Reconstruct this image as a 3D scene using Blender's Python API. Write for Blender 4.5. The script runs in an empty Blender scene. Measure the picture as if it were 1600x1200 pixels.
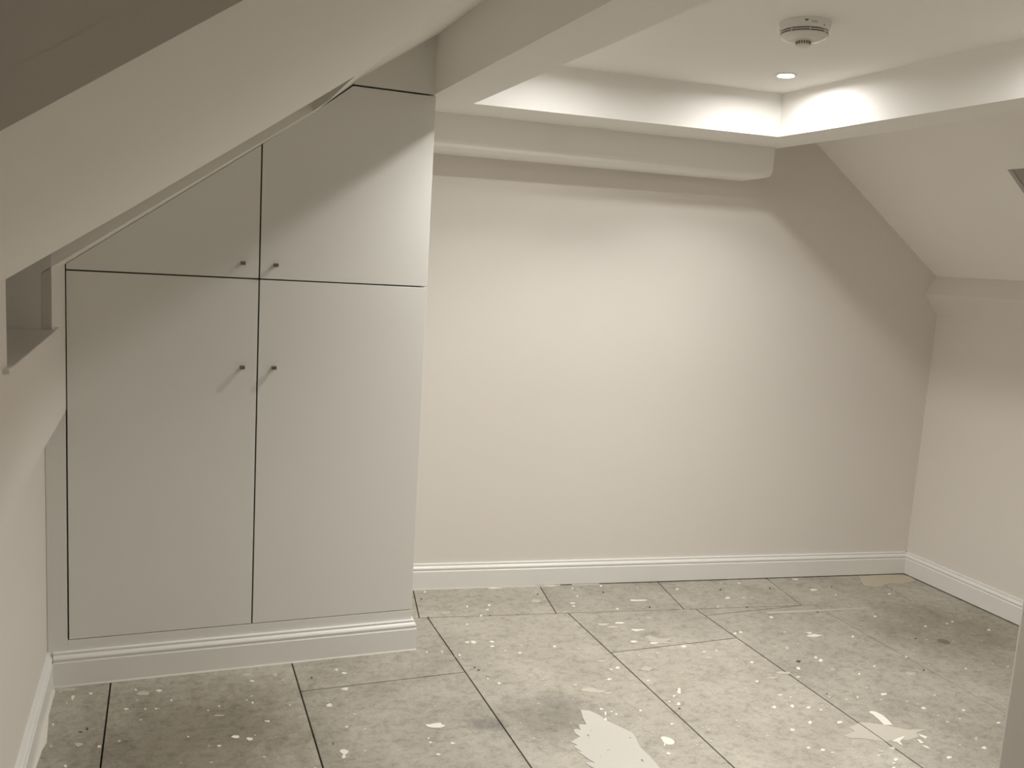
import bpy, bmesh, math, random
from mathutils import Matrix, Vector
random.seed(7)
C = bpy.context.scene.collection
sc = bpy.context.scene

# ---------------------------------------------------------------- camera
cd = bpy.data.cameras.new('camera')
cd.sensor_fit = 'HORIZONTAL'; cd.sensor_width = 36.0
cd.lens = 31.172; cd.clip_start = 0.02
cam = bpy.data.objects.new('camera', cd); C.objects.link(cam)
cam.matrix_world = Matrix(((0.93084, -0.006416, -0.36537, 0.0), (-0.360234, 0.151833, -0.920423, 0.0), (0.061381, 0.988385, 0.139021, 1.55), (0, 0, 0, 1)))
sc.camera = cam

# ---------------------------------------------------------------- world, exposure
w = bpy.data.worlds.new('night'); sc.world = w; w.use_nodes = True
w.node_tree.nodes['Background'].inputs[0].default_value = (0.02, 0.022, 0.03, 1)
w.node_tree.nodes['Background'].inputs[1].default_value = 0.2
vs = sc.view_settings
vs.view_transform = 'Standard'; vs.look = 'None'; vs.gamma = 1.0; vs.exposure = 0.05
vs.use_curve_mapping = False
LAMP = 600.0                        # strength of every downlight lens
BEAM, SPREAD = 6.0, 116            # watts and spread of the beam that leaves it
LAMP_COL = (1.0, 0.975, 0.925)
try:
    sc.cycles.max_bounces = 14; sc.cycles.diffuse_bounces = 10
    sc.cycles.sample_clamp_indirect = 4.0
except Exception: pass

# ---------------------------------------------------------------- materials
def srgb(r, g, b):
    f = lambda c: (c/255/12.92) if c/255 <= .04045 else ((c/255+.055)/1.055)**2.4
    return (f(r), f(g), f(b), 1)

def paint(name, col, rough=.55, bump=.02, scale=90, var=.02, spec=.3):
    m = bpy.data.materials.new(name); m.use_nodes = True
    nt = m.node_tree; b = nt.nodes['Principled BSDF']
    b.inputs['Roughness'].default_value = rough
    b.inputs['Specular IOR Level'].default_value = spec
    geo = nt.nodes.new('ShaderNodeNewGeometry')
    n1 = nt.nodes.new('ShaderNodeTexNoise'); n1.inputs['Scale'].default_value = 2.3; n1.inputs['Detail'].default_value = 5
    nt.links.new(geo.outputs['Position'], n1.inputs['Vector'])
    mx = nt.nodes.new('ShaderNodeMix'); mx.data_type = 'RGBA'
    mx.inputs['A'].default_value = tuple(c*(1-var) for c in col[:3])+(1,)
    mx.inputs['B'].default_value = tuple(min(1, c*(1+var)) for c in col[:3])+(1,)
    nt.links.new(n1.outputs['Fac'], mx.inputs['Factor'])
    nt.links.new(mx.outputs['Result'], b.inputs['Base Color'])
    n2 = nt.nodes.new('ShaderNodeTexNoise'); n2.inputs['Scale'].default_value = scale; n2.inputs['Detail'].default_value = 4
    nt.links.new(geo.outputs['Position'], n2.inputs['Vector'])
    bp = nt.nodes.new('ShaderNodeBump'); bp.inputs['Strength'].default_value = bump*10; bp.inputs['Distance'].default_value = .001
    nt.links.new(n2.outputs['Fac'], bp.inputs['Height'])
    nt.links.new(bp.outputs['Normal'], b.inputs['Normal'])
    return m

def plain(name, col, rough=.5, metal=0.0, spec=.5):
    m = bpy.data.materials.new(name); m.use_nodes = True
    b = m.node_tree.nodes['Principled BSDF']
    b.inputs['Base Color'].default_value = col; b.inputs['Roughness'].default_value = rough
    b.inputs['Metallic'].default_value = metal; b.inputs['Specular IOR Level'].default_value = spec
    return m

M = {}
M['wall'] = paint('cream_wall_paint', (.76, .725, .685, 1), .75)
M['slope'] = paint('warm_white_slope_paint', (.89, .868, .83, 1), .8)
M['ceil'] = paint('white_ceiling_paint', (.88, .868, .845, 1), .8)
M['lac'] = paint('grey_white_lacquer', (.77, .765, .74, 1), .42, bump=.006, scale=160, var=.012, spec=.4)
M['skirt'] = paint('white_satin_gloss', (.80, .795, .775, 1), .32, bump=.006, scale=60, var=.01, spec=.5)
M['caulk'] = paint('white_caulk', (.78, .75, .69, 1), .6, bump=.05, scale=200)
M['dark'] = plain('dark_void', (.16, .13, .10, 1), .9)
M['subfloor'] = plain('dark_underlay', (.045, .038, .03, 1), .9)
M['splash'] = paint('dried_white_paint', (.76, .73, .66, 1), .6, bump=.05, scale=120, var=.08)
M['patch'] = paint('scraped_white_patch', (.55, .53, .485, 1), .6, bump=.08, scale=30, var=.1)
M['wash'] = paint('smeared_paint_film', (.50, .468, .405, 1), .6, bump=.04, scale=120, var=.16)
M['tan'] = paint('bare_tan_patch', (.50, .45, .36, 1), .6, bump=.04, scale=120, var=.12)
M['speck'] = plain('dark_screw_hole', (.09, .075, .055, 1), .8)
M['plug'] = paint('dark_knot_plug', (.17, .145, .115, 1), .7, bump=.05, scale=250, var=.25)
M['pewter'] = plain('brushed_pewter', (.30, .27, .23, 1), .34, 1.0)
M['alarm'] = plain('white_alarm_plastic', (.72, .70, .66, 1), .22, 0, .5)
M['vent'] = plain('shaded_vent_plastic', (.12, .105, .09, 1), .6)
M['bezel'] = plain('white_bezel', (.8, .78, .74, 1), .35)
M['glass'] = plain('night_glass', (.02, .02, .022, 1), .05)
M['glow'] = bpy.data.materials.new('lit_lens'); M['glow'].use_nodes = True
b = M['glow'].node_tree.nodes['Principled BSDF']
b.inputs['Base Color'].default_value = (0, 0, 0, 1)
b.inputs['Emission Color'].default_value = LAMP_COL+(1,)
b.inputs['Emission Strength'].default_value = LAMP

STAINS_AND_SHADE = [(1.24, 2.58, .50, .36, (.70, .70, .71, 1), .85), (1.02, 2.60, .13, .10, (.58, .59, .61, 1), .8),
          (.10, 2.75, .88, .82, (.55, .53, .49, 1), .95), (3.35, 2.80, .80, .60, (.72, .70, .66, 1), .8), (1.95, 3.12, .12, .06, (.72, .70, .66, 1), .7)]  # wide entry by the left wall puts the weaker light there into the colour
def board_material():
    m = bpy.data.materials.new('worn_floor_board'); m.use_nodes = True
    nt = m.node_tree; N = nt.nodes; L = nt.links; b = N['Principled BSDF']
    geo = N.new('ShaderNodeNewGeometry'); oi = N.new('ShaderNodeObjectInfo')
    def noise(scale, detail, rough, stretch=None, dist=0.0):
        n = N.new('ShaderNodeTexNoise'); n.inputs['Scale'].default_value = scale
        n.inputs['Detail'].default_value = detail; n.inputs['Roughness'].default_value = rough
        n.inputs['Distortion'].default_value = dist
        if stretch:
            mp = N.new('ShaderNodeMapping'); mp.inputs['Scale'].default_value = stretch
            L.new(geo.outputs['Position'], mp.inputs['Vector']); L.new(mp.outputs['Vector'], n.inputs['Vector'])
        else: L.new(geo.outputs['Position'], n.inputs['Vector'])
        return n
    def ramp(src, stops):
        r = N.new('ShaderNodeValToRGB'); e = r.color_ramp.elements
        e[0].position, e[0].color = stops[0]; e[1].position, e[1].color = stops[-1]
        for p, c in stops[1:-1]:
            k = e.new(p); k.color = c
        L.new(src, r.inputs['Fac']); return r
    def mix(a, bb, fac, mode='MIX'):
        x = N.new('ShaderNodeMix'); x.data_type = 'RGBA'; x.blend_type = mode
        for s, v in (('A', a), ('B', bb)):
            if isinstance(v, tuple): x.inputs[s].default_value = v
            else: L.new(v, x.inputs[s])
        if isinstance(fac, float): x.inputs['Factor'].default_value = fac
        else: L.new(fac, x.inputs['Factor'])
        return x.outputs['Result']
    big = noise(3.2, 7, .62, dist=.4)
    base = ramp(big.outputs['Fac'], [(.30, (.33, .307, .262, 1)), (.5, (.395, .37, .32, 1)), (.72, (.46, .435, .38, 1))]).outputs['Color']
    mott = noise(24, 8, .78, (1, 1.25, 1), .25)
    mr = ramp(mott.outputs['Fac'], [(.36, (.66, .65, .62, 1)), (.50, (1, 1, 1, 1)), (.70, (1.17, 1.16, 1.13, 1))]).outputs['Color']
    c = mix(base, mr, .75, 'MULTIPLY')
    fine = noise(85, 5, .75, (1, 1.6, 1), .3)
    fr = ramp(fine.outputs['Fac'], [(.30, (.80, .79, .77, 1)), (.5, (1, 1, 1, 1)), (.70, (1.10, 1.10, 1.09, 1))]).outputs['Color']
    c = mix(c, fr, .8, 'MULTIPLY')
    scuff = noise(10, 8, .75, (1.0, 2.0, 1), .5)
    sr = ramp(scuff.outputs['Fac'], [(.60, (0, 0, 0, 1)), (.74, (.32, .32, .32, 1))]).outputs['Color']
    c = mix(c, (.60, .565, .495, 1), sr)
    grime = noise(6.5, 9, .8, (2.0, 1.0, 1), .4)
    gr = ramp(grime.outputs['Fac'], [(.62, (0, 0, 0, 1)), (.78, (.42, .42, .42, 1))]).outputs['Color']
    c = mix(c, (.22, .20, .17, 1), gr)
    vor = N.new('ShaderNodeTexVoronoi'); vor.inputs['Scale'].default_value = 22
    L.new(geo.outputs['Position'], vor.inputs['Vector'])
    vr = ramp(vor.outputs['Distance'], [(.035, (.5, .5, .5, 1)), (.055, (0, 0, 0, 1))]).outputs['Color']
    c = mix(c, (.68, .64, .57, 1), vr)
    for (sx, sy, rx, ry, col, amt) in STAINS_AND_SHADE:
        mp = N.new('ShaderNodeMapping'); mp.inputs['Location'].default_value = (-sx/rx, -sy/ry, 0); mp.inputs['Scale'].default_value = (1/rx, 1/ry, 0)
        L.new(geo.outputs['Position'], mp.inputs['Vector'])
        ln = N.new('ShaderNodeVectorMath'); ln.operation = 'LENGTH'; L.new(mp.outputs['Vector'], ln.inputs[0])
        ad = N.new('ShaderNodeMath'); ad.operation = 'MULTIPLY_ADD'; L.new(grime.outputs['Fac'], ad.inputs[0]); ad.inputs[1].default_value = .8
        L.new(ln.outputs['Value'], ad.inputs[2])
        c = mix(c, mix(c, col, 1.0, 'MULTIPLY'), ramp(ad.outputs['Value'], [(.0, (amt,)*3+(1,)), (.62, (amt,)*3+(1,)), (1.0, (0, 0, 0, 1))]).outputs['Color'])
    rv = N.new('ShaderNodeMapRange'); rv.inputs['To Min'].default_value = .93; rv.inputs['To Max'].default_value = 1.06
    L.new(oi.outputs['Random'], rv.inputs['Value'])
    hs = N.new('ShaderNodeHueSaturation'); L.new(rv.outputs['Result'], hs.inputs['Value']); L.new(c, hs.inputs['Color'])
    L.new(hs.outputs['Color'], b.inputs['Base Color'])
    b.inputs['Roughness'].default_value = .62; b.inputs['Specular IOR Level'].default_value = .3
    bp = N.new('ShaderNodeBump'); bp.inputs['Strength'].default_value = .25; bp.inputs['Distance'].default_value = .0015
    L.new(mott.outputs['Fac'], bp.inputs['Height']); L.new(bp.outputs['Normal'], b.inputs['Normal'])
    return m
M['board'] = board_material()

# ---------------------------------------------------------------- mesh helpers
def link(name, bm, mat, parent=None, smooth=False, bevel=0.0, seg=2):
    bmesh.ops.recalc_face_normals(bm, faces=bm.faces)
    me = bpy.data.meshes.new(name); bm.to_mesh(me); bm.free()
    for m in (mat if isinstance(mat, (list, tuple)) else [mat]): me.materials.append(m)
    if smooth:
        for p in me.polygons: p.use_smooth = True
    o = bpy.data.objects.new(name, me); C.objects.link(o)
    if parent is not None: o.parent = parent
    if bevel:
        md = o.modifiers.new('arris', 'BEVEL'); md.width = bevel; md.segments = seg; md.limit_method = 'ANGLE'
        md.angle_limit = math.radians(30)
    return o

def empty(name, loc=(0, 0, 0)):
    o = bpy.data.objects.new(name, None); o.location = loc; o.empty_display_size = .1; C.objects.link(o); return o

def tag(o, label, cat, group=None):
    o['label'] = label; o['category'] = cat
    if group: o['group'] = group
    return o

def struct(o): o['kind'] = 'structure'; return o

def add_box(bm, x0, x1, y0, y1, z0, z1):
    v = [bm.verts.new((x, y, z)) for z in (z0, z1) for y in (y0, y1) for x in (x0, x1)]
    for f in ((0, 2, 3, 1), (4, 5, 7, 6), (0, 1, 5, 4), (2, 6, 7, 3), (0, 4, 6, 2), (1, 3, 7, 5)):
        bm.faces.new([v[i] for i in f])
    return bm

def add_prism(bm, pts, vec):
    """polygon of 3-D points, extruded along vec"""
    vec = Vector(vec)
    a = [bm.verts.new(p) for p in pts]; c = [bm.verts.new(Vector(p)+vec) for p in pts]
    n = len(pts)
    bm.faces.new(a); bm.faces.new(c[::-1])
    for i in range(n):
        j = (i+1) % n; bm.faces.new((a[j], a[i], c[i], c[j]))
    return bm

def B(): return bmesh.new()
def xz(pts, y): return [(x, y, z) for x, z in pts]
def xy(pts, z): return [(x, y, z) for x, y in pts]

def add_lathe(bm, prof, cx, cy, seg=48):
    """profile of (radius, z), closed rings, top to bottom"""
    rings = []
    for r, z in prof:
        if r < 1e-6: rings.append([bm.verts.new((cx, cy, z))])
        else: rings.append([bm.verts.new((cx+r*math.cos(2*math.pi*i/seg), cy+r*math.sin(2*math.pi*i/seg), z)) for i in range(seg)])
    for a, c in zip(rings, rings[1:]):
        for i in range(seg):
            j = (i+1) % seg
            if len(a) == 1 and len(c) > 1: bm.faces.new((a[0], c[i], c[j]))
            elif len(c) == 1 and len(a) > 1: bm.faces.new((a[i], a[j], c[0]))
            elif len(a) > 1: bm.faces.new((a[i], a[j], c[j], c[i]))
    return bm

def sweep(bm, path, prof, flip=1):
    """closed profile of (out, z) swept along an xy path, mitred; out is to the right of travel"""
    pts = [Vector(p) for p in path]; n = len(pts); sec = []
    for i, p in enumerate(pts):
        d = []
        if i > 0: d.append((p-pts[i-1]).normalized())
        if i < n-1: d.append((pts[i+1]-p).normalized())
        ns = [Vector((t.y, -t.x))*flip for t in d]
        m = ns[0] if len(ns) == 1 else (ns[0]+ns[1])/(1+ns[0].dot(ns[1]))
        sec.append([bm.verts.new((p.x+m.x*o, p.y+m.y*o, z)) for o, z in prof])
    k = len(prof)
    for a, c in zip(sec, sec[1:]):
        for i in range(k):
            j = (i+1) % k; bm.faces.new((a[i], a[j], c[j], c[i]))
    bm.faces.new(sec[0]); bm.faces.new(sec[-1][::-1])
    return bm

# ================================================================ measured plan, metres
YC = 3.228                                   # face of the wardrobe doors
XL, XLOW = -.302, -.366                      # lining panel / wall under it
XR = 3.744                                   # right wall
ZS, ZC = 2.125, 2.300                        # soffit, tray ceiling
YB = -.62                                    # unseen wall behind the camera, pulled in close for more bounce light
def yback(x): return 3.838 - .125*(x-1.09)   # the back wall is out of square
RP = [(-.80, 1.0851), (.487, 2.018), (.619, 2.137), (.917, 2.337), (1.10, 2.468)]
def zslope(x):                               # left sloping ceiling, plaster slightly cranked near the beam
    for (x0, z0), (x1, z1) in zip(RP, RP[1:]):
        if x <= x1: break
    return z0+(z1-z0)*(x-x0)/(x1-x0)
def zright(x): return 2.200 - .781*(x-2.938)                      # right sloping ceiling
XB = .910                                    # left face of the beam
ZTOP = 2.72

# ================================================================ floor
floor = B(); add_box(floor, -1.2, 4.2, YB-.2, 4.2, -.06, -.022)
floor = struct(link('floor', floor, M['subfloor']))
def clip(poly, a, bb, c):
    """keep the part of poly with a*x+bb*y <= c"""
    out = []
    for i, p in enumerate(poly):
        q = poly[(i+1) % len(poly)]
        fp = a*p[0]+bb*p[1]-c; fq = a*q[0]+bb*q[1]-c
        if fp <= 0: out.append(p)
        if fp*fq < 0:
            t = fp/(fp-fq); out.append((p[0]+(q[0]-p[0])*t, p[1]+(q[1]-p[1])*t))
    return out
def inset(poly, d):
    n = len(poly)
    area = sum(poly[i][0]*poly[(i+1) % n][1]-poly[(i+1) % n][0]*poly[i][1] for i in range(n))
    s = 1 if area > 0 else -1
    lines = []
    for i in range(n):
        p, q = Vector(poly[i]), Vector(poly[(i+1) % n]); t = (q-p).normalized(); nn = Vector((-t.y, t.x))*s
        di = d[i] if isinstance(d, (list, tuple)) else d
        lines.append((p+nn*di, t))
    out = []
    for i in range(n):
        (p, t), (q, u) = lines[i-1], lines[i]
        den = t.x*u.y-t.y*u.x
        if abs(den) < 1e-9: out.append(tuple(q)); continue
        k = ((q.x-p.x)*u.y-(q.y-p.y)*u.x)/den
        out.append(tuple(p+t*k))
    return out
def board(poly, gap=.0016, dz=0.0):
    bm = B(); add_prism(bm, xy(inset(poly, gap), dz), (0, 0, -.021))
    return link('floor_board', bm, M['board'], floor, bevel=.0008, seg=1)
ystrip = lambda x: 3.506-.1449*(x-1.03)
cols = [(-.80, -.167, (-1.7, 1.9, 5)), (-.167, .454, (-1.7, .4, 5)), (.454, 1.066, (-1.7, .58, 2.98, 5)), (1.066, 1.692, (-1.7, 1.4, 5)),
        (1.692, 2.302, (-1.7, .6, 2.998, 5)), (2.302, 2.912, (-1.7, 1.2, 3.243, 5)), (2.912, 3.524, (-1.7, .2, 5)), (3.524, 4.0, (-1.7, 1.9, 5))]
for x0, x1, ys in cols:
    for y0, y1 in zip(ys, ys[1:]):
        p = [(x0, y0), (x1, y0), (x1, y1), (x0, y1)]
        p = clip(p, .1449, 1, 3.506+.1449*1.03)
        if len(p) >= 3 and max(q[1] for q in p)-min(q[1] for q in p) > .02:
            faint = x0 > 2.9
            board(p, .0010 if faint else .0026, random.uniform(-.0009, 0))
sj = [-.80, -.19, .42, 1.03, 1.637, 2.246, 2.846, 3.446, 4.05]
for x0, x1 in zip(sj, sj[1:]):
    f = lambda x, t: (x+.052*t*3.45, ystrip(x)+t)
    board([f(x0, 0), f(x1, 0), f(x1, .5), f(x0, .5)], .0023, random.uniform(-.0012, -.0003))
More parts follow.
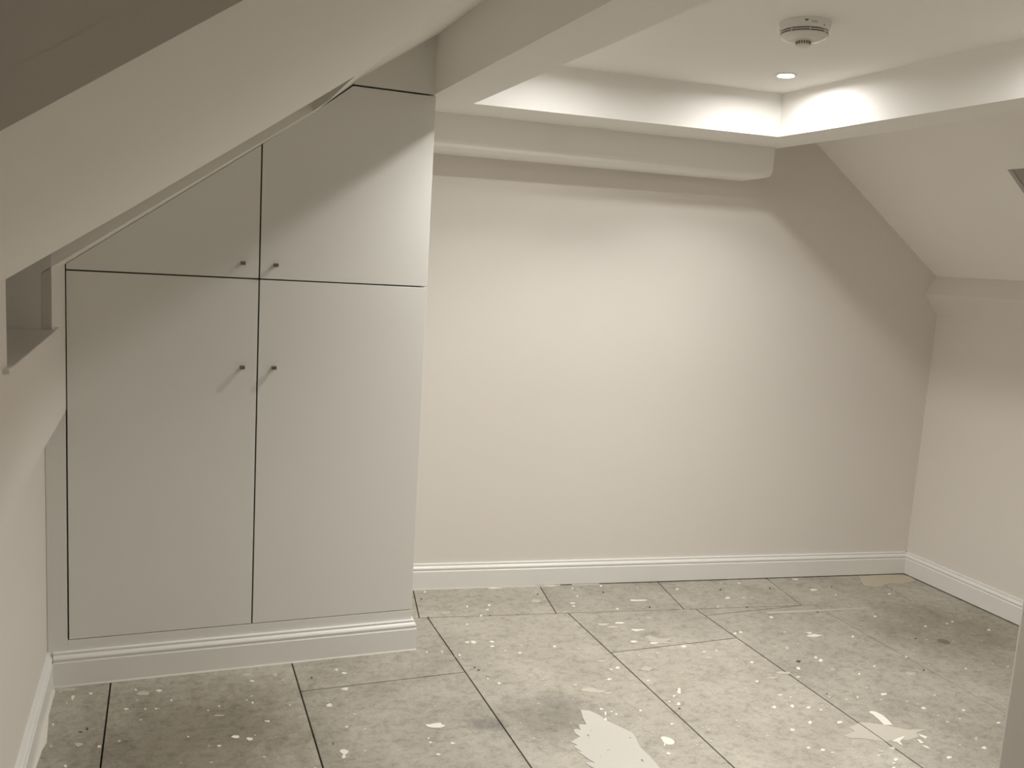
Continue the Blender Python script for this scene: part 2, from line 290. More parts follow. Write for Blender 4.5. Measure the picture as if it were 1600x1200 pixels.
FLECKS= [(1.27,3.575,5.6,-1.3,-3.4,-10.4,0),(1.373,3.569,5.7,-1.3,-5.0,-14.0,0),(1.348,3.523,7.0,-1.6,-2.4,-6.8,0),(1.299,3.466,6.9,-1.6,-3.4,-9.9,0),(1.132,3.784,5.8,-1.2,-2.1,-7.6,0),(1.839,3.678,7.7,-1.7,-3.6,-7.7,0),(1.991,3.678,6.3,-1.3,-5.9,-11.7,0),(1.818,3.581,7.6,-1.6,-3.5,-7.3,0),(1.761,3.508,13.3,-2.9,-3.3,-7.0,0),(1.75,3.476,8.8,-2.0,-3.2,-6.9,0),(1.935,3.4,5.9,-1.3,-5.4,-10.2,0),(2.084,3.471,48.9,-10.8,-6.0,-10.6,0),(1.154,3.223,10.2,-2.4,-2.8,-8.6,0),(1.178,3.214,12.7,-3.0,-2.9,-8.6,0),(1.255,3.203,9.0,-2.1,-3.1,-8.6,0),(1.241,3.162,8.9,-2.1,-3.0,-8.4,0),(1.361,3.144,3.8,-0.9,-2.2,-5.6,0),(1.489,3.103,6.5,-1.5,-3.7,-8.3,0),(1.328,3.082,6.3,-1.5,-3.2,-8.1,0),(1.278,3.115,3.8,-0.9,-2.1,-5.5,0),(1.087,3.116,4.9,-1.2,-4.3,-13.4,0),(1.209,3.391,5.3,-1.2,-3.1,-9.4,0),(1.03,3.165,3.7,-0.9,-2.5,-8.2,0),(0.97,3.175,3.7,-0.9,-2.3,-8.2,0),(1.87,3.253,19.8,-4.6,-5.0,-9.4,0),(1.908,3.17,33.4,-7.8,-6.7,-12.0,0),(1.836,3.068,16.1,-3.8,-4.7,-8.4,0),(1.916,3.033,18.9,-4.5,-4.9,-8.4,0),(1.654,2.866,8.7,-2.2,-5.2,-9.8,0),(1.622,2.859,6.2,-1.5,-2.5,-4.9,0),(1.742,3.733,31.0,-6.6,-3.4,-7.8,0),(1.467,3.76,37.6,-8.0,-2.8,-7.7,0),(1.79,3.257,25.2,-5.8,-6.3,-12.4,1),(1.824,3.225,27.9,-6.5,-6.4,-12.2,1),(1.763,2.832,25.1,-6.2,-11.1,-19.5,1),(2.029,3.277,14.5,-3.3,-5.5,-9.6,1),(1.619,2.935,25.2,-6.2,-3.9,-7.7,1),(1.157,3.534,24.7,-5.6,-5.1,-16.8,1),(1.604,3.572,23.5,-5.2,-8.9,-21.4,1),(1.094,3.708,4.2,-0.9,-2.0,-7.3,2),(1.068,3.501,4.0,-0.9,-1.9,-6.6,2),(1.336,3.46,4.1,-0.9,-2.4,-6.6,2),(1.643,3.647,4.5,-1.0,-3.1,-7.4,2),(1.966,3.602,4.6,-1.0,-3.8,-7.5,2),(2.096,3.386,4.5,-1.0,-3.9,-6.8,2),(1.113,3.007,3.6,-0.9,-1.7,-5.1,2),(1.12,2.982,3.6,-0.9,-1.7,-5.0,2),(2.349,3.56,8.0,-1.7,-7.0,-11.4,0),(2.535,3.402,14.3,-3.1,-7.4,-10.7,0),(2.618,3.388,9.6,-2.1,-5.1,-7.1,0),(2.424,3.32,4.6,-1.0,-6.9,-10.2,0),(2.717,3.564,13.5,-2.8,-5.6,-7.8,0),(3.047,3.4,23.7,-5.1,-9.3,-11.2,0),(3.113,3.314,5.0,-1.1,-9.4,-10.8,0),(3.054,3.55,17.5,-3.6,-6.4,-8.0,0),(2.599,3.153,7.6,-1.7,-7.3,-9.5,0),(2.354,3.042,8.6,-2.0,-6.3,-8.8,0),(2.32,3.036,8.5,-2.0,-6.1,-8.7,0),(2.671,2.933,26.2,-6.2,-7.1,-8.5,0),(2.659,2.962,14.6,-3.4,-7.1,-8.6,0),(2.077,2.909,9.3,-2.3,-3.5,-5.3,0),(2.024,2.976,12.1,-2.9,-6.8,-10.9,0),(1.907,3.038,10.8,-2.6,-4.8,-8.4,0),(2.218,2.777,7.9,-1.9,-7.3,-9.9,0),(2.517,2.721,8.1,-2.0,-8.4,-9.9,0),(2.514,2.749,6.8,-1.7,-6.3,-7.5,0),(2.829,2.882,5.9,-1.4,-7.6,-8.4,0),(3.11,3.046,6.3,-1.4,-5.9,-6.3,0),(3.409,3.265,8.6,-1.9,-10.4,-10.8,0),(2.138,2.906,5.4,-1.3,-5.4,-8.0,0),(1.881,2.948,6.6,-1.6,-3.1,-5.3,0),(2.554,2.998,7.3,-1.7,-6.8,-8.7,1),(2.455,2.856,8.3,-2.0,-10.5,-13.3,1),(2.414,2.882,11.1,-2.7,-4.1,-5.4,1),(2.067,2.858,18.4,-4.5,-6.8,-10.2,1),(2.424,3.134,7.4,-1.7,-4.4,-6.2,1),(2.46,3.119,5.9,-1.4,-4.5,-6.1,1),(1.959,3.055,51.9,-12.3,-11.7,-19.7,1),(2.565,3.505,4.9,-1.1,-5.1,-7.5,2),(2.833,3.468,5.0,-1.1,-5.8,-7.6,2),(3.174,3.415,5.2,-1.1,-6.6,-7.6,2),(2.562,3.285,4.7,-1.0,-4.9,-6.8,2),(2.096,3.386,4.5,-1.0,-3.9,-6.8,2),(2.417,2.737,9.4,-2.3,-8.0,-9.9,2),(2.598,3.151,9.1,-2.1,-7.2,-9.5,0),(2.665,2.934,32.0,-7.5,-9.5,-11.3,0),(3.109,3.047,7.9,-1.8,-5.9,-6.3,0),(3.264,2.896,7.8,-1.8,-6.1,-5.9,0),(2.83,2.885,5.9,-1.4,-7.6,-8.4,0),(2.513,2.719,9.5,-2.3,-8.4,-9.9,0),(2.515,2.75,6.8,-1.7,-6.3,-7.5,0),(2.373,2.684,10.5,-2.6,-9.6,-11.9,0),(2.704,2.622,5.4,-1.3,-6.7,-7.1,0),(2.59,2.581,6.6,-1.6,-6.3,-6.9,0),(2.911,2.659,7.0,-1.7,-5.0,-5.0,0),(2.556,2.417,12.6,-3.2,-7.9,-8.2,0),(2.437,2.423,4.9,-1.3,-5.6,-6.1,0),(2.384,2.422,4.9,-1.3,-3.6,-4.1,0),(2.143,2.432,8.3,-2.2,-9.5,-11.9,0),(2.195,2.407,8.3,-2.2,-6.5,-7.8,0),(2.072,2.443,8.2,-2.1,-6.1,-7.9,0),(2.182,2.491,4.9,-1.2,-3.3,-4.1,0),(2.153,2.515,9.7,-2.5,-3.3,-4.2,0),(2.128,2.317,8.0,-2.1,-7.6,-9.2,0),(2.032,2.293,9.0,-2.4,-7.1,-8.9,0),(2.238,2.291,10.4,-2.8,-8.0,-9.1,0),(2.009,2.181,7.5,-2.0,-5.4,-6.6,0),(2.047,2.157,7.5,-2.0,-5.5,-6.5,0),(2.23,2.381,4.7,-1.2,-4.9,-5.8,0),(2.321,2.62,7.7,-1.9,-3.7,-4.6,0),(2.135,2.63,7.5,-1.9,-5.0,-6.7,0),(2.07,2.135,8.6,-2.3,-2.8,-3.2,0),(2.21,2.078,6.5,-1.8,-4.4,-4.7,0),(2.25,2.043,8.6,-2.4,-7.5,-7.6,0),(2.227,2.028,8.5,-2.3,-4.4,-4.5,0),(2.206,2.007,6.3,-1.7,-4.3,-4.4,0),(2.754,2.361,5.1,-1.3,-4.3,-4.1,0),(2.626,2.291,9.8,-2.6,-7.9,-7.6,0),(2.509,2.64,13.3,-3.3,-8.2,-9.4,1),(2.804,2.53,21.5,-5.4,-16.0,-15.8,1),(2.513,2.386,7.4,-1.9,-5.7,-6.0,1),(2.332,2.456,6.1,-1.6,-5.3,-6.2,1),(2.218,2.64,25.4,-6.4,-7.0,-9.1,1),(2.284,2.666,33.6,-8.4,-9.1,-11.7,1),(2.24,2.097,10.9,-3.0,-7.6,-7.9,1),(2.628,2.322,5.0,-1.3,-4.0,-3.9,1),(2.605,2.349,7.5,-1.9,-6.0,-5.9,1),(2.418,2.736,8.0,-2.0,-8.0,-9.9,2),(2.34,2.478,3.7,-1.0,-3.6,-4.2,2),(2.886,2.542,4.1,-1.0,-7.1,-6.9,2),(3.106,2.799,6.0,-1.4,-5.6,-5.5,2),(2.865,3.154,6.3,-1.4,-5.5,-6.5,2),(2.766,2.239,7.4,-1.9,-6.2,-5.6,0),(2.44,2.003,9.9,-2.7,-8.2,-7.6,0),(2.614,2.016,9.0,-2.5,-7.2,-6.3,0),(2.82,2.133,7.2,-1.9,-6.2,-5.2,0),(3.536,2.79,9.5,-2.2,-9.9,-8.5,0),(2.633,2.189,4.8,-1.3,-3.8,-3.6,0),(2.699,2.194,3.6,-1.0,-4.0,-3.6,0),(3.278,2.475,4.2,-1.0,-5.5,-4.6,0),(3.077,2.507,6.9,-1.7,-5.1,-4.6,0),(3.441,2.907,6.4,-1.5,-6.5,-6.0,0),(3.395,2.897,6.3,-1.5,-6.4,-5.9,0),(3.264,2.898,6.2,-1.4,-6.1,-5.9,0),(3.108,3.044,6.3,-1.4,-5.9,-6.3,0),(2.641,2.072,6.9,-1.9,-13.0,-11.4,1),(1.578,2.788,10.8,-2.7,-3.6,-7.0,0),(1.443,2.593,6.7,-1.7,-3.1,-6.1,0),(1.444,2.561,3.3,-0.9,-6.1,-11.9,0),(1.427,2.526,5.5,-1.4,-4.0,-7.8,0),(1.472,2.566,4.4,-1.2,-2.1,-4.0,0),(1.479,2.546,4.4,-1.2,-3.1,-5.9,0),(1.576,2.546,5.6,-1.5,-3.4,-6.0,0),(1.719,2.743,6.1,-1.5,-2.6,-4.6,0),(1.793,2.641,7.2,-1.8,-12.1,-19.6,0),(1.753,2.61,5.9,-1.5,-3.9,-6.4,0),(1.736,2.553,8.1,-2.1,-6.3,-10.2,0),(1.543,2.327,3.1,-0.8,-6.2,-10.3,0),(1.528,2.277,7.2,-2.0,-4.0,-6.6,0),(1.638,2.436,6.6,-1.7,-3.4,-5.6,0),(1.712,2.578,7.0,-1.8,-2.5,-4.2,0),(1.43,2.778,11.7,-3.0,-4.3,-9.1,1),(1.467,2.734,28.0,-7.1,-6.5,-13.4,1),(1.495,2.711,35.0,-8.9,-5.5,-11.0,1),(1.522,2.692,18.6,-4.8,-3.4,-6.6,1),(1.556,2.236,4.1,-1.1,-3.0,-4.8,1),(1.721,2.525,4.6,-1.2,-2.5,-4.0,2),(-0.085,3.127,5.1,-1.3,0.2,-7.1,0),(-0.009,3.1,9.3,-2.4,0.1,-9.4,0),(0.03,3.021,4.0,-1.0,-0.0,-6.8,0),(-0.109,2.997,6.9,-1.8,0.2,-6.5,0),(-0.051,2.983,3.0,-0.8,0.1,-6.5,0),(-0.017,2.976,5.9,-1.5,0.0,-4.4,0),(0.288,2.938,4.1,-1.1,-0.6,-6.6,0),(0.18,2.942,4.0,-1.1,-0.2,-4.4,0),(0.144,2.923,3.0,-0.8,-0.2,-4.3,0),(0.407,2.89,3.1,-0.8,-0.6,-4.3,0),(0.322,2.804,8.9,-2.4,-0.6,-6.1,0),(0.177,2.88,16.9,-4.4,-0.1,-2.1,0),(0.217,2.733,10.5,-2.8,-0.8,-11.5,0),(0.259,2.708,9.5,-2.6,-0.8,-9.5,0),(0.078,2.77,2.8,-0.8,-0.1,-3.9,0),(0.167,2.692,5.6,-1.5,-0.3,-5.6,0),(0.3,3.097,7.6,-1.9,-0.6,-7.3,0),(0.604,3.111,6.8,-1.7,-1.3,-7.6,0),(0.626,3.077,10.2,-2.5,-1.9,-10.0,0),(0.607,2.958,13.1,-3.3,-2.2,-11.6,0),(0.534,2.855,11.5,-3.0,-2.2,-12.9,0),(0.565,2.702,6.0,-1.6,-1.1,-5.9,0),(0.533,2.557,14.3,-3.9,-2.7,-14.2,0),(0.525,2.532,6.6,-1.8,-2.3,-12.2,0),(0.292,2.595,7.4,-2.0,-0.5,-5.3,1),(0.285,3.149,15.3,-3.8,-1.0,-12.5,1),(0.384,3.124,11.0,-2.8,-1.7,-14.9,1),(0.407,3.075,8.7,-2.2,-0.9,-7.3,1),(-0.122,2.798,4.6,-1.2,0.3,-7.7,1),(-0.057,3.093,20.4,-5.2,0.3,-16.2,1),(0.507,3.072,3.3,-0.8,-0.7,-4.9,2),(0.506,2.615,2.9,-0.8,-1.0,-5.5,2),(0.848,2.637,37.1,-9.8,-4.5,-15.5,0),(0.804,2.541,4.9,-1.3,-1.6,-5.5,0),(0.872,2.517,7.9,-2.1,-1.7,-5.4,0),(0.809,2.467,7.7,-2.1,-1.5,-5.2,0),(1.13,2.904,4.6,-1.2,-2.5,-7.1,0),(1.159,2.863,4.6,-1.2,-3.5,-9.3,0),(1.252,3.207,7.7,-1.8,-3.1,-8.6,0),(1.179,3.224,10.2,-2.4,-2.9,-8.6,0),(0.805,2.565,3.0,-0.8,-1.6,-5.5,0),(-0.279,3.121,5.0,-1.3,1.6,-18.4,0),(-0.225,3.135,5.0,-1.3,0.7,-9.3,0),(-0.295,3.088,3.9,-1.0,0.4,-4.5,0),(-0.321,2.952,3.7,-1.0,0.6,-6.2,0),(-0.177,2.78,5.4,-1.5,0.5,-7.5,0),(-0.262,2.696,4.3,-1.2,0.7,-7.0,0),(-0.322,3.169,8.0,-2.0,0.9,-9.4,1),(-0.238,2.809,12.6,-3.4,0.9,-11.4,1),(-0.312,2.82,5.4,-1.5,1.0,-9.5,1),(-0.237,2.886,6.5,-1.7,0.3,-4.0,2),(-0.219,2.898,3.7,-1.0,0.6,-8.1,2)]
SPLASH= {'big':[[(1.3703,2.6058),(1.3983,2.5928),(1.4177,2.5565),(1.4246,2.5213),(1.4422,2.4839),(1.4593,2.4526),(1.4735,2.4224),(1.4717,2.3917),(1.4622,2.3638),(1.4556,2.3307),(1.4598,2.281),(1.4588,2.2389),(1.4551,2.2032),(1.445,2.1526),(1.4198,2.1293),(1.33,2.1417),(1.2726,2.1876),(1.2611,2.2568),(1.2485,2.2761),(1.2387,2.3016),(1.2586,2.2994),(1.2698,2.2908),(1.2605,2.3119),(1.2517,2.3402),(1.2425,2.3714),(1.2567,2.3594),(1.2438,2.3954),(1.2594,2.4011),(1.2472,2.4242),(1.2833,2.4423),(1.2906,2.4454),(1.2836,2.4679),(1.2888,2.4927),(1.301,2.4921),(1.3106,2.4842),(1.3186,2.5167),(1.3305,2.5162),(1.3458,2.5105),(1.3543,2.5564)]],'pale':[[(2.1837,2.2108),(2.2463,2.2267),(2.2438,2.251),(2.3121,2.2716),(2.3602,2.2491),(2.383,2.2333),(2.407,2.2125),(2.4422,2.1839),(2.5164,2.169),(2.457,2.161),(2.4444,2.1363),(2.3868,2.1288),(2.3549,2.1465),(2.3005,2.1411),(2.2701,2.1602),(2.2318,2.1841),(2.1979,2.1932)],[(2.6098,3.2126),(2.7756,3.192),(2.9067,3.1745),(3.1635,3.1445),(3.1625,3.1343),(2.8946,3.1602),(2.7619,3.175),(2.6191,3.194)],[(1.9366,3.1094),(1.9541,3.0724),(1.9781,3.0343),(1.9925,3.0069),(1.9427,3.0268),(1.9144,3.0575),(1.906,3.0968)],[(-0.3435,3.2097),(-0.2766,3.1899),(-0.2733,3.175),(-0.2865,3.1672),(-0.3347,3.1814)]],'white':[[(2.3961,2.3247),(2.4129,2.3255),(2.4246,2.3173),(2.4311,2.2901),(2.4246,2.2567),(2.4133,2.2253),(2.383,2.2333),(2.3927,2.2701),(2.3988,2.3036)],[(2.3272,2.1402),(2.3633,2.1488),(2.4002,2.1546),(2.373,2.1398),(2.3528,2.1306),(2.3449,2.1084),(2.3387,2.1146),(2.3402,2.1304)],[(2.4594,2.1509),(2.4741,2.1283),(2.4579,2.1188),(2.4531,2.1386)],[(2.4259,2.1274),(2.4323,2.1183),(2.4308,2.0987),(2.4147,2.1012)],[(2.4126,2.0901),(2.4223,2.0786),(2.422,2.0635),(2.4102,2.0729)],[(2.2937,2.1089),(2.3094,2.1003),(2.293,2.0959),(2.2893,2.1013)],[(1.5537,2.3723),(1.5675,2.3722),(1.5816,2.3597),(1.5868,2.3429),(1.5828,2.3287),(1.5696,2.3197),(1.5534,2.3231),(1.5473,2.3358),(1.5485,2.3532)]],'tan':[[(3.4405,3.5177),(3.6066,3.5028),(3.6713,3.4895),(3.7385,3.456),(3.7055,3.3905),(3.5942,3.3669),(3.532,3.3917),(3.4155,3.359),(3.3631,3.3929)]],'edge':[[(-0.3432,3.2068),(-0.3379,3.1822),(-0.339,3.0924),(-0.3402,3.0157),(-0.334,2.9407),(-0.3272,2.8463),(-0.3347,2.8041),(-0.3403,2.7075),(-0.3505,2.5811),(-0.3668,2.5857),(-0.3676,2.715),(-0.3643,3.0989),(-0.3487,3.1849)]]}
PATCHMARKS=[(1.3212, 2.4465, 0.0024, 0.0046), (1.3177, 2.4356, 0.0007, 0.003), (1.4507, 2.3948, 0.003, 0.0025), (1.423, 2.2651, 0.0029, 0.0065), (1.3024, 2.3192, 0.001, 0.0023), (1.3428, 2.4704, 0.0019, 0.0016), (1.3436, 2.3464, 0.004, 0.001)]

# ---------------------------------------------------------------- paint on the boards
def blob(bm, cx, cy, ux, uy, vx, vy, z, h, rng):
    n = 11; top = []
    for i in range(n):
        a = 2*math.pi*i/n; r = rng.uniform(.6, 1.25)
        top.append((cx+(ux*math.cos(a)+vx*math.sin(a))*r, cy+(uy*math.cos(a)+vy*math.sin(a))*r, z+h))
    add_prism(bm, top, (0, 0, -h-.0015))
rng = random.Random(3)
bms = [B(), B(), B()]
for x, y, ux, uy, vx, vy, k in FLECKS:
    blob(bms[k], x, y, ux/1000, uy/1000, vx/1000, vy/1000, 0, (.0008, .0004, .0005)[k]+rng.uniform(0, .0003), rng)
for bm, nm, m in zip(bms, ('paint_flecks', 'paint_smears', 'screw_holes'), ('splash', 'wash', 'speck')):
    o = link(nm, bm, M[m], floor); o['kind'] = 'stuff'
SM = {'big': ('patch', .0009), 'pale': ('wash', .0004), 'white': ('splash', .0008), 'tan': ('tan', .0005), 'edge': ('splash', .0006)}
for k, L in SPLASH.items():
    for i, poly in enumerate(L):
        m, h = SM[k]
        for side in (-1, 1):                  # a smear that crosses a joint breaks over it
            pc = clip(poly, -side, 0, -side*2.302-.0021)
            if len(pc) < 3: continue
            bm = B(); add_prism(bm, xy(pc, h+i*.00004), (0, 0, -h-.0012))
            link('paint_splash', bm, M[m], floor)
# marks on the white patch
bm = B()
for x, y, rx, ry in PATCHMARKS: blob(bm, x, y, rx, 0, 0, ry, .001, .0003, rng)
o = link('patch_marks', bm, M['plug'], floor); o['kind'] = 'stuff'
# fine spatter between the larger flecks
bm = B()
for i in range(420):
    x, y = rng.uniform(-.3, 3.6), rng.uniform(1.9, 3.7)
    if y > yback(x)-.04 or (x < .95 and y > 3.17): continue
    r = rng.uniform(.0008, .0028)
    blob(bm, x, y, r*rng.uniform(.8, 2.2), 0, 0, r, 0, .0004+rng.uniform(0, .0004), rng)
o = link('paint_spatter', bm, M['splash'], floor); o['kind'] = 'stuff'
bm = B(); add_lathe(bm, [(0, .0004), (.026, .0004), (.026, -.001), (0, -.001)], 3.210, 2.742, 20)
link('knot_plug', bm, M['plug'], floor)

# ================================================================ walls
bm = B()
add_prism(bm, [(-1.2, yback(-1.2), -.05), (4.2, yback(4.2), -.05), (4.2, yback(4.2), 3.0), (-1.2, yback(-1.2), 3.0)], (0.025, .2, 0))
struct(link('wall_back', bm, M['wall']))
# left wall: low wall, and a thin lining panel standing proud above it with the window recess cut out
bm = B(); add_box(bm, XLOW-.15, XLOW, YB-.1, 3.9, -.05, .99)
wall_left = struct(link('wall_left', bm, M['wall']))
ZSILL = 1.268
# two dormer recesses cut through the panel and the slope: plan edges measured on the slope
NEAR = [(XL, 2.067), (-.079, 2.241), (.221, 2.352), (.371, 2.400), (.459, 2.398)]
FAR = [(XL, 2.857), (.450, 3.060), (.487, 2.970)]
NEAR2 = [(XL, -.215), (.470, -.205)]
FAR2 = [(XL, .549), (.470, .650)]
def along(L, x):
    if x <= L[0][0]: return L[0][1]
    for (x0, y0), (x1, y1) in zip(L, L[1:]):
        if x <= x1: return y0+(y1-y0)*(x-x0)/(x1-x0)
    return L[-1][1]
bm = B()
def panel(y0, y1, z0, z1):
    if z1 < 1.4: add_box(bm, XL-.025, XL, y0, y1, z0, z1)
    else: add_prism(bm, xz([(XL-.025, z0), (XL, z0), (XL, zslope(XL)+.002), (XL-.025, zslope(XL-.025)+.002)], y0), (0, y1-y0, 0))
panel(YB-.1, -.215, .964, 1.427); panel(-.215, .549, .964, ZSILL-.010); panel(.549, 2.067, .964, 1.427); panel(2.067, 2.857, .964, ZSILL-.010); panel(2.857, YC+.03, .964, 1.427)
link('lining_panel', bm, M['wall'], wall_left)
bm = B(); add_box(bm, XLOW-.02, XL-.0252, YB-.1, YC+.03, .966, .978)
link('ledge', bm, M['wall'], wall_left)
for y0, y1 in ((2.067, 2.857), (-.215, .549)):
    bm = B(); add_box(bm, -.62, XL+.013, y0-.055, y1+.085, ZSILL-.010, ZSILL)
    link('recess_sill', bm, M['wall'], wall_left, bevel=.003)
# right wall
bm = B(); add_box(bm, XR, XR+.15, YB-.1, 3.9, -.05, 1.55)
struct(link('wall_right', bm, M['wall']))
# a half-height wall at the near right
bm = B(); add_box(bm, 1.525, 1.64, YB-.1, 1.143, -.05, 1.12)
struct(link('wall_near', bm, M['wall'], bevel=.005))
bm = B(); add_box(bm, -1.2, 4.2, YB-.2, YB, -.05, 3.0)
struct(link('wall_front', bm, M['wall']))

# ================================================================ ceiling
YT = 1.32
tray = [(1.088, 3.313), (2.390, 3.174), (2.412, YB-.1), (1.088, YB-.1)]
bm = B()
outer = [(XB, 4.0), (2.603, 4.0), (2.603, YB-.1), (XB, YB-.1)]
# soffit ring = four solids around the tray
for poly in ([(XB, 1.32), (1.088, 1.32), (1.088, 3.313), (XB, 3.332)],
             [(XB, YB-.1), (2.603, YB-.1), (2.603, 1.32), (2.404, 1.32), (1.088, 1.32), (XB, 1.32)],
             [(XB, 3.332), (1.088, 3.313), (2.390, 3.174), (2.603, 3.151), (2.603, 4.0), (XB, 4.0)],
             [(2.390, 3.174), (2.404, 1.32), (2.603, 1.32), (2.603, 3.151)]):
    add_prism(bm, xy(poly, ZS), (0, 0, ZTOP-ZS))
bmesh.ops.remove_doubles(bm, verts=bm.verts, dist=1e-4)
seen = {}
for f in list(bm.faces):                      # drop the inner faces where the three solids meet
    k = tuple(sorted(v.index for v in f.verts))
bm.verts.index_update()
dup = {}
for f in bm.faces: dup.setdefault(frozenset(v.index for v in f.verts), []).append(f)
kill = [f for L in dup.values() if len(L) > 1 for f in L]
bmesh.ops.delete(bm, geom=kill, context='FACES')
ceiling = struct(link('ceiling', bm, M['ceil'], bevel=.004))
bm = B(); add_prism(bm, xy([(1.0, 3.40), (2.5, 3.25), (2.5, YB-.1), (1.0, YB-.1)], ZC), (0, 0, .1))
link('tray_ceiling', bm, M['ceil'], ceiling)
bm = B(); add_box(bm, .40, .95, YB-.1, 4.0, 2.42, 2.48)
link('ceiling_strip', bm, M['ceil'], ceiling)
# left slope, cut by the two dormer openings
def strip(bm, x0, x1, y00, y01, y10, y11, th=.03):
    """piece of the slope between x0 and x1; near edge y00->y01, far edge y10->y11"""
    p = [(x0, y00), (x1, y01), (x1, y11), (x0, y10)]
    a = [bm.verts.new((x, y, zslope(x))) for x, y in p]; c = [bm.verts.new((x, y, zslope(x)+th)) for x, y in p]
    bm.faces.new(a); bm.faces.new(c[::-1])
    for i in range(4):
        j = (i+1) % 4; bm.faces.new((a[j], a[i], c[i], c[j]))
bm = B()
xs = sorted(set([XL-.03]+[x for x, y in NEAR+FAR+NEAR2+FAR2]+[.615, .917, .95]))
for x0, x1 in zip(xs, xs[1:]):
    spans = [(None, None)]
    y_from = [YB-.1, YB-.1]; out = []
    xm = (x0+x1)/2
    cuts = []
    if xm < .470: cuts.append((NEAR2, FAR2))
    if xm < .459 or (.459 <= xm < .487): cuts.append((NEAR, FAR))
    cur = None
    for n, f in cuts:
        if n is NEAR and .459 <= xm < .487:      # the head of the opening runs on a slight skew
            a0, a1 = (2.398, 2.958); b0, b1 = along(FAR, x0), along(FAR, x1)
            lo0 = 2.398+(x0-.459)/.028*.572; lo1 = 2.398+(x1-.459)/.028*.572
        else: lo0, lo1, b0, b1 = along(n, x0), along(n, x1), along(f, x0), along(f, x1)
        s0, s1 = cur if cur else (YB-.1, YB-.1)
        strip(bm, x0, x1, s0, s1, lo0, lo1); cur = (b0, b1)
    s0, s1 = cur if cur else (YB-.1, YB-.1)
    strip(bm, x0, x1, s0, s1, 3.95, 3.95)
bmesh.ops.remove_doubles(bm, verts=bm.verts, dist=1e-5)
dup = {}
bm.verts.index_update()
for f in bm.faces: dup.setdefault(frozenset(v.index for v in f.verts), []).append(f)
bmesh.ops.delete(bm, geom=[f for L in dup.values() if len(L) > 1 for f in L], context='FACES')
link('sloping_ceiling', bm, M['slope'], ceiling)
# dormer cheeks, heads, ceilings and night-dark windows
def dormer(n, near, far, head, zc):
    xo = -.56
    bm = B()
    for L, s in ((far, 1), (near, -1)):
        pts = [(xo, L[0][1]), (XL-.0255, L[0][1])]+L
        for (x0, y0), (x1, y1) in zip(pts, pts[1:]):
            z0 = ZSILL-.02 if x1 < XL-1e-4 else zslope(x0)+.006
            z1 = ZSILL-.02 if x1 < XL-1e-4 else zslope(x1)+.006
            add_prism(bm, [(x0, y0+s*.0004, z0), (x1, y1+s*.0004, z1), (x1, y1+s*.0004, zc), (x0, y0+s*.0004, zc)], (0, s*.02, 0))
    link('dormer_cheek', bm, M['slope'], ceiling)
    bm = B(); (xa, ya), (xb, yb) = near[-1], far[-1]
    add_prism(bm, [(xa+.0004, ya-.02, zslope(xa+.02)+.008), (xb+.0004, yb+.02, zslope(xb+.02)+.008), (xb+.0004, yb+.02, zc), (xa+.0004, ya-.02, zc)], (.02, 0, 0))
    link('dormer_head', bm, M['slope'], ceiling)
    bm = B(); add_box(bm, xo-.05, head+.05, near[0][1]-.05, max(y for x, y in far)+.05, zc, zc+.03)
    link('dormer_ceiling', bm, M['wall'], ceiling)
    w = struct(empty('window_%d' % n, (xo, (near[0][1]+far[0][1])/2, ZSILL)))
    y0, y1, z0, z1 = near[0][1], far[0][1], ZSILL, zc
    for c in ((y0, y1, z0-.02, z0+.06), (y0, y1, z1-.06, z1), (y0, y0+.06, z0+.06, z1-.06), (y1-.06, y1, z0+.06, z1-.06)):
        bm = B(); add_box(bm, xo-.05, xo, c[0], c[1], c[2], c[3]); into(link('window_frame', bm, M['bezel']), w)
    bm = B(); add_box(bm, xo-.032, xo-.022, y0+.06, y1-.06, z0+.06, z1-.06); into(link('pane', bm, M['glass']), w)
def into(o, parent): o.parent = parent; o.matrix_parent_inverse = Matrix.Translation(-Vector(parent.location)); return o
dormer(2, NEAR, FAR, .487, 2.22)
dormer(3, NEAR2, FAR2, .470, 2.35)
# right slope with the roof window opening
WY, WX0, WX1 = 2.70, 3.156, 3.62             # far edge, top and bottom of the opening
def slab(bm, x0, x1, y0, y1):
    nx, nz = .615, .788
    p = [(x0, zright(x0)), (x1, zright(x1)), (x1+nx*.02, zright(x1)+nz*.02), (x0+nx*.02, zright(x0)+nz*.02)]
    add_prism(bm, xz(p, y0), (0, y1-y0, 0))
bm = B()
slab(bm, 2.55, WX0, YB-.1, 4.0); slab(bm, WX0, WX1, WY, 4.0); slab(bm, WX0, WX1, YB-.1, 1.90); slab(bm, WX1, 3.712, YB-.1, 4.0)
slope_r = link('sloping_ceiling', bm, M['slope'], ceiling)
bm = B(); add_box(bm, 2.55, 2.80, YB-.1, 4.0, 2.47, 2.55)
link('ceiling_strip', bm, M['wall'], ceiling)
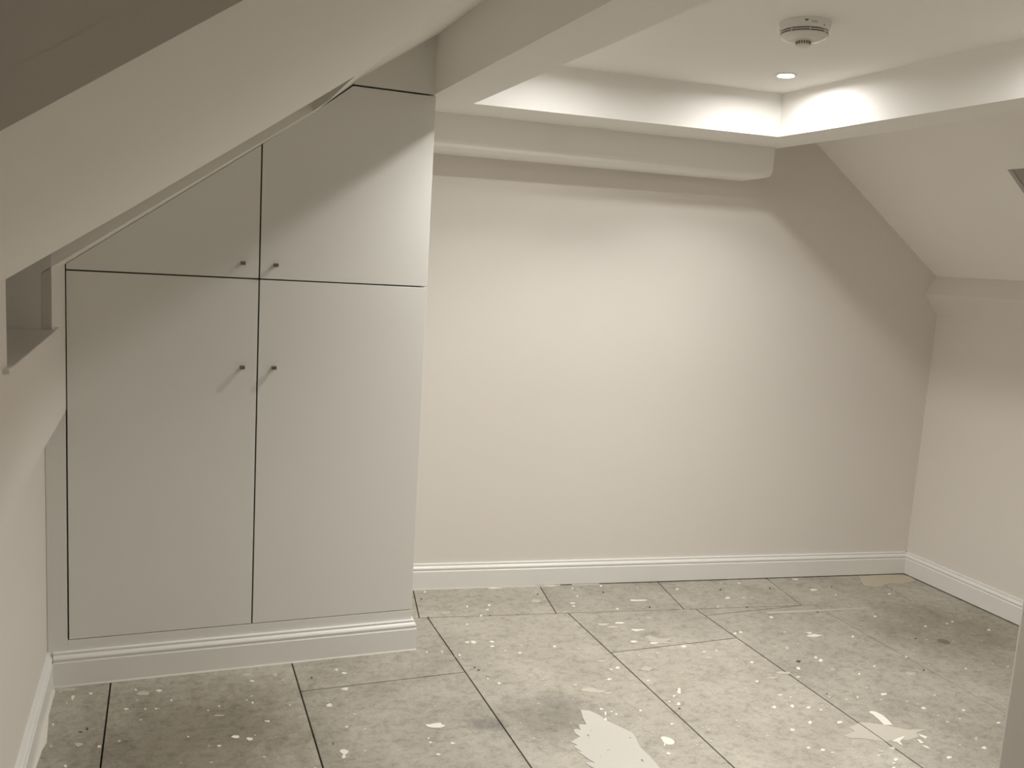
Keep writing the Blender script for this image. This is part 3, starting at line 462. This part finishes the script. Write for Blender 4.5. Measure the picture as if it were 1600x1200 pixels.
# roof window in the slope
win = struct(empty('window_1', (3.4, 2.3, zright(3.4))))
def wslab(x0, x1, y0, y1, d0, d1):
    nx, nz = .615, .788
    bm = B()
    p = [(x0+nx*d0, zright(x0)+nz*d0), (x1+nx*d0, zright(x1)+nz*d0), (x1+nx*d1, zright(x1)+nz*d1), (x0+nx*d1, zright(x0)+nz*d1)]
    add_prism(bm, xz(p, y0), (0, y1-y0, 0)); return bm
def into(o, parent): o.parent = parent; o.matrix_parent_inverse = Matrix.Translation(-Vector(parent.location)); return o
for a in ((WX0-.02, WX0, 1.88, 2.72, .018, .22), (WX1, WX1+.02, 1.88, 2.72, .018, .22), (WX0, WX1, WY, WY+.02, .018, .22), (WX0, WX1, 1.88, 1.90, .018, .22)):
    into(link('reveal', wslab(*a), M['wall']), win)
for a in ((WX0, WX0+.05, 1.90, 2.70, .17, .21), (WX1-.05, WX1, 1.90, 2.70, .17, .21), (WX0+.05, WX1-.05, 2.65, 2.70, .17, .21), (WX0+.05, WX1-.05, 1.90, 1.95, .17, .21)):
    into(link('window_frame', wslab(*a), M['bezel']), win)
into(link('pane', wslab(WX0+.05, WX1-.05, 1.95, 2.65, .185, .195), M['glass']), win)

# boxing along the top of the back wall
def byf(x): return 3.599-.0985*(x-1.017)
prof = [(0, ZS+.02), (0, 2.018), (.004, 2.004), (.014, 1.993), (.028, 1.987), (.40, 1.985), (.40, ZS+.02)]
bm = B()
d = Vector((1, -.0985)).normalized()
for (x, e) in ((.90, 0), (2.582, 0)): pass
sec = []
for x in (.90, 2.545, 2.582):
    up = .010 if x > 2.56 else 0
    sec.append([bm.verts.new((x+.0985*o, byf(x)+o, z+(up if z < 2.1 else 0))) for o, z in prof])
for a, c in zip(sec, sec[1:]):
    for i in range(len(prof)):
        j = (i+1) % len(prof); bm.faces.new((a[i], a[j], c[j], c[i]))
bm.faces.new(sec[0]); bm.faces.new(sec[-1][::-1])
struct(link('trim_1', bm, M['ceil']))
# purlin boxing at the foot of the right slope
bm = B(); add_prism(bm, xz([(3.710, 1.597), (3.659, 1.502), (3.757, 1.376), (3.86, 1.376), (3.86, 1.62)], YB-.1), (0, 3.9-YB+.1, 0))
struct(link('trim_2', bm, M['wall'], bevel=.004))

# ---------------------------------------------------------------- skirting
H = .121
prof = [(0, .0), (.019, .0), (.019, .0855), (.0172, .0872), (.0150, .0880), (.0140, .0900), (.0150, .0925), (.0172, .0955), (.0180, .0985),
        (.0172, .1015), (.0150, .1050), (.0118, .1085), (.0090, .1105), (.0085, .1130), (.0098, .1145), (.0098, .1185), (.0080, H), (0, H)]
lift = lambda dz: [(o, z if z > .05 else z+dz) for o, z in prof]
xw = .916
bm = B(); sweep(bm, [(xw+.02, yback(xw+.02)+.0), (XR, yback(XR))], lift(.004))
bb = struct(link('baseboard_back', bm, M['skirt']))
bm = B()
for x0, x1, h in ((xw+.02, 1.42, .0048), (1.42, 1.68, .0034), (1.68, 1.80, .0018), (1.86, 2.0, .0012)):
    sweep(bm, [(x0, yback(x0)), (x1, yback(x1))], [(.0, -.003), (.0215, -.003), (.0195, h), (0, h)])
link('caulk_line', bm, M['caulk'], bb)
bm = B(); sweep(bm, [(XR, yback(XR)+.01), (XR, 1.80)], lift(.005))
struct(link('baseboard_right', bm, M['skirt']))
bm = B(); sweep(bm, [(XLOW, YB), (XLOW, YC+.02)], prof)
struct(link('baseboard_left', bm, M['skirt']))

# ================================================================ wardrobe
W = tag(empty('fitted_wardrobe', (.3, YC, 0)), 'white built-in wardrobe of four flat doors under the sloping ceiling', 'wardrobe')
def part(name, bm, mat, **k): return into(link(name, bm, mat, **k), W)
T = .018
bm = B(); add_box(bm, XLOW+.001, -.3035, YC, YC+.03, .0, 1.452)
part('stile', bm, M['lac'], bevel=.001)
bm = B(); add_box(bm, -.3035, xw, YC, YC+.03, .0, .1585); part('bottom_rail', bm, M['lac'], bevel=.001)
bm = B(); add_prism(bm, xz([(.619, 2.1245), (xw-.001, 2.1245), (xw-.001, zslope(xw)+.01), (.619, zslope(.619)+.006)], YC), (0, .03, 0))
part('top_panel', bm, M['lac'])
bm = B(); add_box(bm, xw-.018, xw, YC+.021, yback(xw)+.02, .0, 2.14); part('side_panel', bm, M['lac'])
bm = B(); add_prism(bm, xz([(.519, zslope(.519)-.0005), (.6135, 2.1252), (.619, 2.1252), (.619, zslope(.619)+.003), (.519, zslope(.519)+.003)], YC), (0, .006, 0))
part('scribe_strip', bm, M['lac'])
bm = B()                                     # dark carcass seen only through the gaps
q = lambda x: zslope(x)-.0015
add_prism(bm, xz([(XLOW+.01, .02), (xw-.02, .02), (xw-.02, 2.121), (.600, 2.121), (.519, q(.519)), (XLOW+.01, q(XLOW+.01))], YC+.0305), (0, .012, 0))
part('carcass', bm, M['dark'])
g = .003
xa, xm0, xm1, xe = -.2985, .3055, .3105, xw-.001
zb, zm0, zm1, zt = .1612, 1.4250, 1.4296, 2.1180
q = lambda x: zslope(x)-.0015
doors = [[(xa, zm1), (xm0, zm1), (xm0, q(xm0)), (xa, q(xa))],
         [(xm1, zm1), (xe, zm1), (xe, zt), (.6125, zt), (.519, q(.519)-.0015), (xm1, q(xm1))],
         [(xa, zb), (xm0, zb), (xm0, zm0), (xa, zm0)],
         [(xm1, zb), (xe, zb), (xe, zm0), (xm1, zm0)]]
knobs = [(.2515, 1.480), (.3615, 1.479), (.2550, 1.117), (.3635, 1.117)]
for poly, (kx, kz) in zip(doors, knobs):
    bm = B(); add_prism(bm, xz(poly, YC), (0, T, 0))
    dr = part('door', bm, M['lac'], bevel=.0012)
    bm = B()                                  # square pewter knob: back plate, neck, head with a groove near its right end
    add_box(bm, kx-.0065, kx+.0065, YC-.002, YC, kz-.005, kz+.005)
    add_box(bm, kx-.004, kx+.004, YC-.012, YC-.002, kz-.0035, kz+.0035)
    add_box(bm, kx-.0085, kx+.0025, YC-.024, YC-.010, kz-.0062, kz+.0062)
    add_box(bm, kx+.0025, kx+.0048, YC-.0225, YC-.010, kz-.005, kz+.005)
    add_box(bm, kx+.0048, kx+.0085, YC-.024, YC-.010, kz-.0062, kz+.0062)
    kb = link('knob', bm, M['pewter'], bevel=.0009); kb.parent = dr
    kb['label'] = 'small square pewter knob with a groove'
bm = B(); sweep(bm, [(XLOW+.019, YC), (xw, YC), (xw, yback(xw)-.02)], prof)
part('skirting', bm, M['skirt'])
bm = B(); sweep(bm, [(XLOW+.019, YC), (xw, YC), (xw, yback(xw)-.02)], [(.0, -.002), (.0225, -.002), (.0195, .004), (0, .004)])
part('caulk_line', bm, M['caulk'])

# ================================================================ downlights
def downlight(x, y, label):
    t = tag(empty('downlight', (x, y, ZC)), label, 'ceiling light')
    bm = B(); add_lathe(bm, [(.0395, .004), (.0405, -.002), (.038, -.0046), (.031, -.0046), (.0272, -.0005), (.0272, .004)], 0, 0, 40)
    link('bezel', bm, M['bezel'], t, smooth=False)
    bm = B(); add_lathe(bm, [(0, .003), (.0272, .003), (.0272, -.0006), (0, -.0006)], 0, 0, 32)
    link('lens', bm, M['glow'], t)
    ld = bpy.data.lights.new('beam', 'AREA'); ld.shape = 'DISK'; ld.size = .055; ld.energy = BEAM; ld.spread = math.radians(SPREAD); ld.color = LAMP_COL
    lo = bpy.data.objects.new('beam', ld); C.objects.link(lo); lo.parent = t; lo.location = (0, 0, -.0018)
    return t
downlight(2.174, 2.880, 'lit round white downlight in the tray ceiling behind the smoke alarm')
for x, y, l in ((1.319, 2.880, 'lit downlight of the tray ceiling hidden above the left beam near the wardrobe'),
                (1.319, 1.680, 'lit downlight at the near left corner of the tray ceiling'),
                (2.174, 1.680, 'lit downlight at the near right corner of the tray ceiling')):
    downlight(x, y, l)

# ================================================================ smoke alarm
ax, ay = 1.773, 2.282
A = tag(empty('smoke_alarm', (ax, ay, ZC)), 'round white smoke alarm with dark vent slots on the tray ceiling', 'smoke alarm')
bm = B(); add_lathe(bm, [(0, .002), (.0745, .002), (.0745, -.004), (.0735, -.008), (.0715, -.025), (.0690, -.0265), (0, -.0265)], 0, 0, 64)
link('base', bm, M['alarm'], A, bevel=.0006)
bm = B(); add_lathe(bm, [(0, -.026), (.0655, -.026), (.0655, -.0375), (0, -.0375)], 0, 0, 64)
link('vent_recess', bm, M['vent'], A)
bm = B(); add_lathe(bm, [(.060, -.0305), (.0700, -.0305), (.0700, -.0325), (.060, -.0325)], 0, 0, 64)
for f in range(8):
    a = 2*math.pi*f/8+.35
    bx = B(); add_box(bx, .060, .0698, -.0009, .0009, -.037, -.0262)
    bmesh.ops.transform(bx, matrix=Matrix.Rotation(a, 4, 'Z'), verts=bx.verts)
    me = bpy.data.meshes.new('t'); bx.to_mesh(me); bx.free(); bm.from_mesh(me); bpy.data.meshes.remove(me)
link('vent_slat', bm, M['alarm'], A)
bm = B(); add_lathe(bm, [(0, -.0365), (.0700, -.0365), (.0702, -.0385), (.0680, -.0425), (.060, -.0475), (.046, -.0515), (.030, -.0535), (.0, -.0540)], 0, 0, 64)
link('cover', bm, M['alarm'], A, smooth=True)
bm = B(); add_lathe(bm, [(.0, -.050), (.0205, -.050), (.0215, -.064), (.0205, -.0665), (.012, -.0685), (0, -.069)], 0, 0, 40)
cap = link('test_button', bm, M['alarm'], A)
bm = B()
for i in range(18):
    a = 2*math.pi*i/18
    bx = B(); add_box(bx, .0195, .0222, -.0018, .0018, -.0625, -.0545)
    bmesh.ops.transform(bx, matrix=Matrix.Rotation(a, 4, 'Z'), verts=bx.verts)
    me = bpy.data.meshes.new('t'); bx.to_mesh(me); bx.free(); bm.from_mesh(me); bpy.data.meshes.remove(me)
o = link('grille_slots', bm, M['vent'], cap); o['kind'] = 'stuff'
# moulded marks on the base facing the viewer
va = math.atan2(-ay, -ax)                     # towards the standing viewer
def mark(name, ang, zc, pts, mat, r=.0742):
    bm = B(); vv = []
    loop = [(r*math.cos(ang+s), r*math.sin(ang+s), z+zc) for s, z in pts]
    inner = [(x*.97, y*.97, z) for x, y, z in loop]
    a = [bm.verts.new(p) for p in loop]; c = [bm.verts.new(p) for p in inner]
    bm.faces.new(a); bm.faces.new(c[::-1])
    for i in range(len(a)):
        j = (i+1) % len(a); bm.faces.new((a[j], a[i], c[i], c[j]))
    return link(name, bm, mat, A)
mark('arrow_mark', va+.05, -.010, [(-.10, .003), (.10, .003), (.0, -.0035)], M['vent'])
mark('release_tab', va+.36, -.013, [(-.14, .003), (.14, .002), (.12, -.0035), (-.06, -.0035)], plain('alarm_shade', (.5, .48, .44, 1), .4))
mark('indicator_hole', va+.85, -.019, [(-.02, .0015), (.02, .0015), (.02, -.0015), (-.02, -.0015)], M['vent'], .0732)
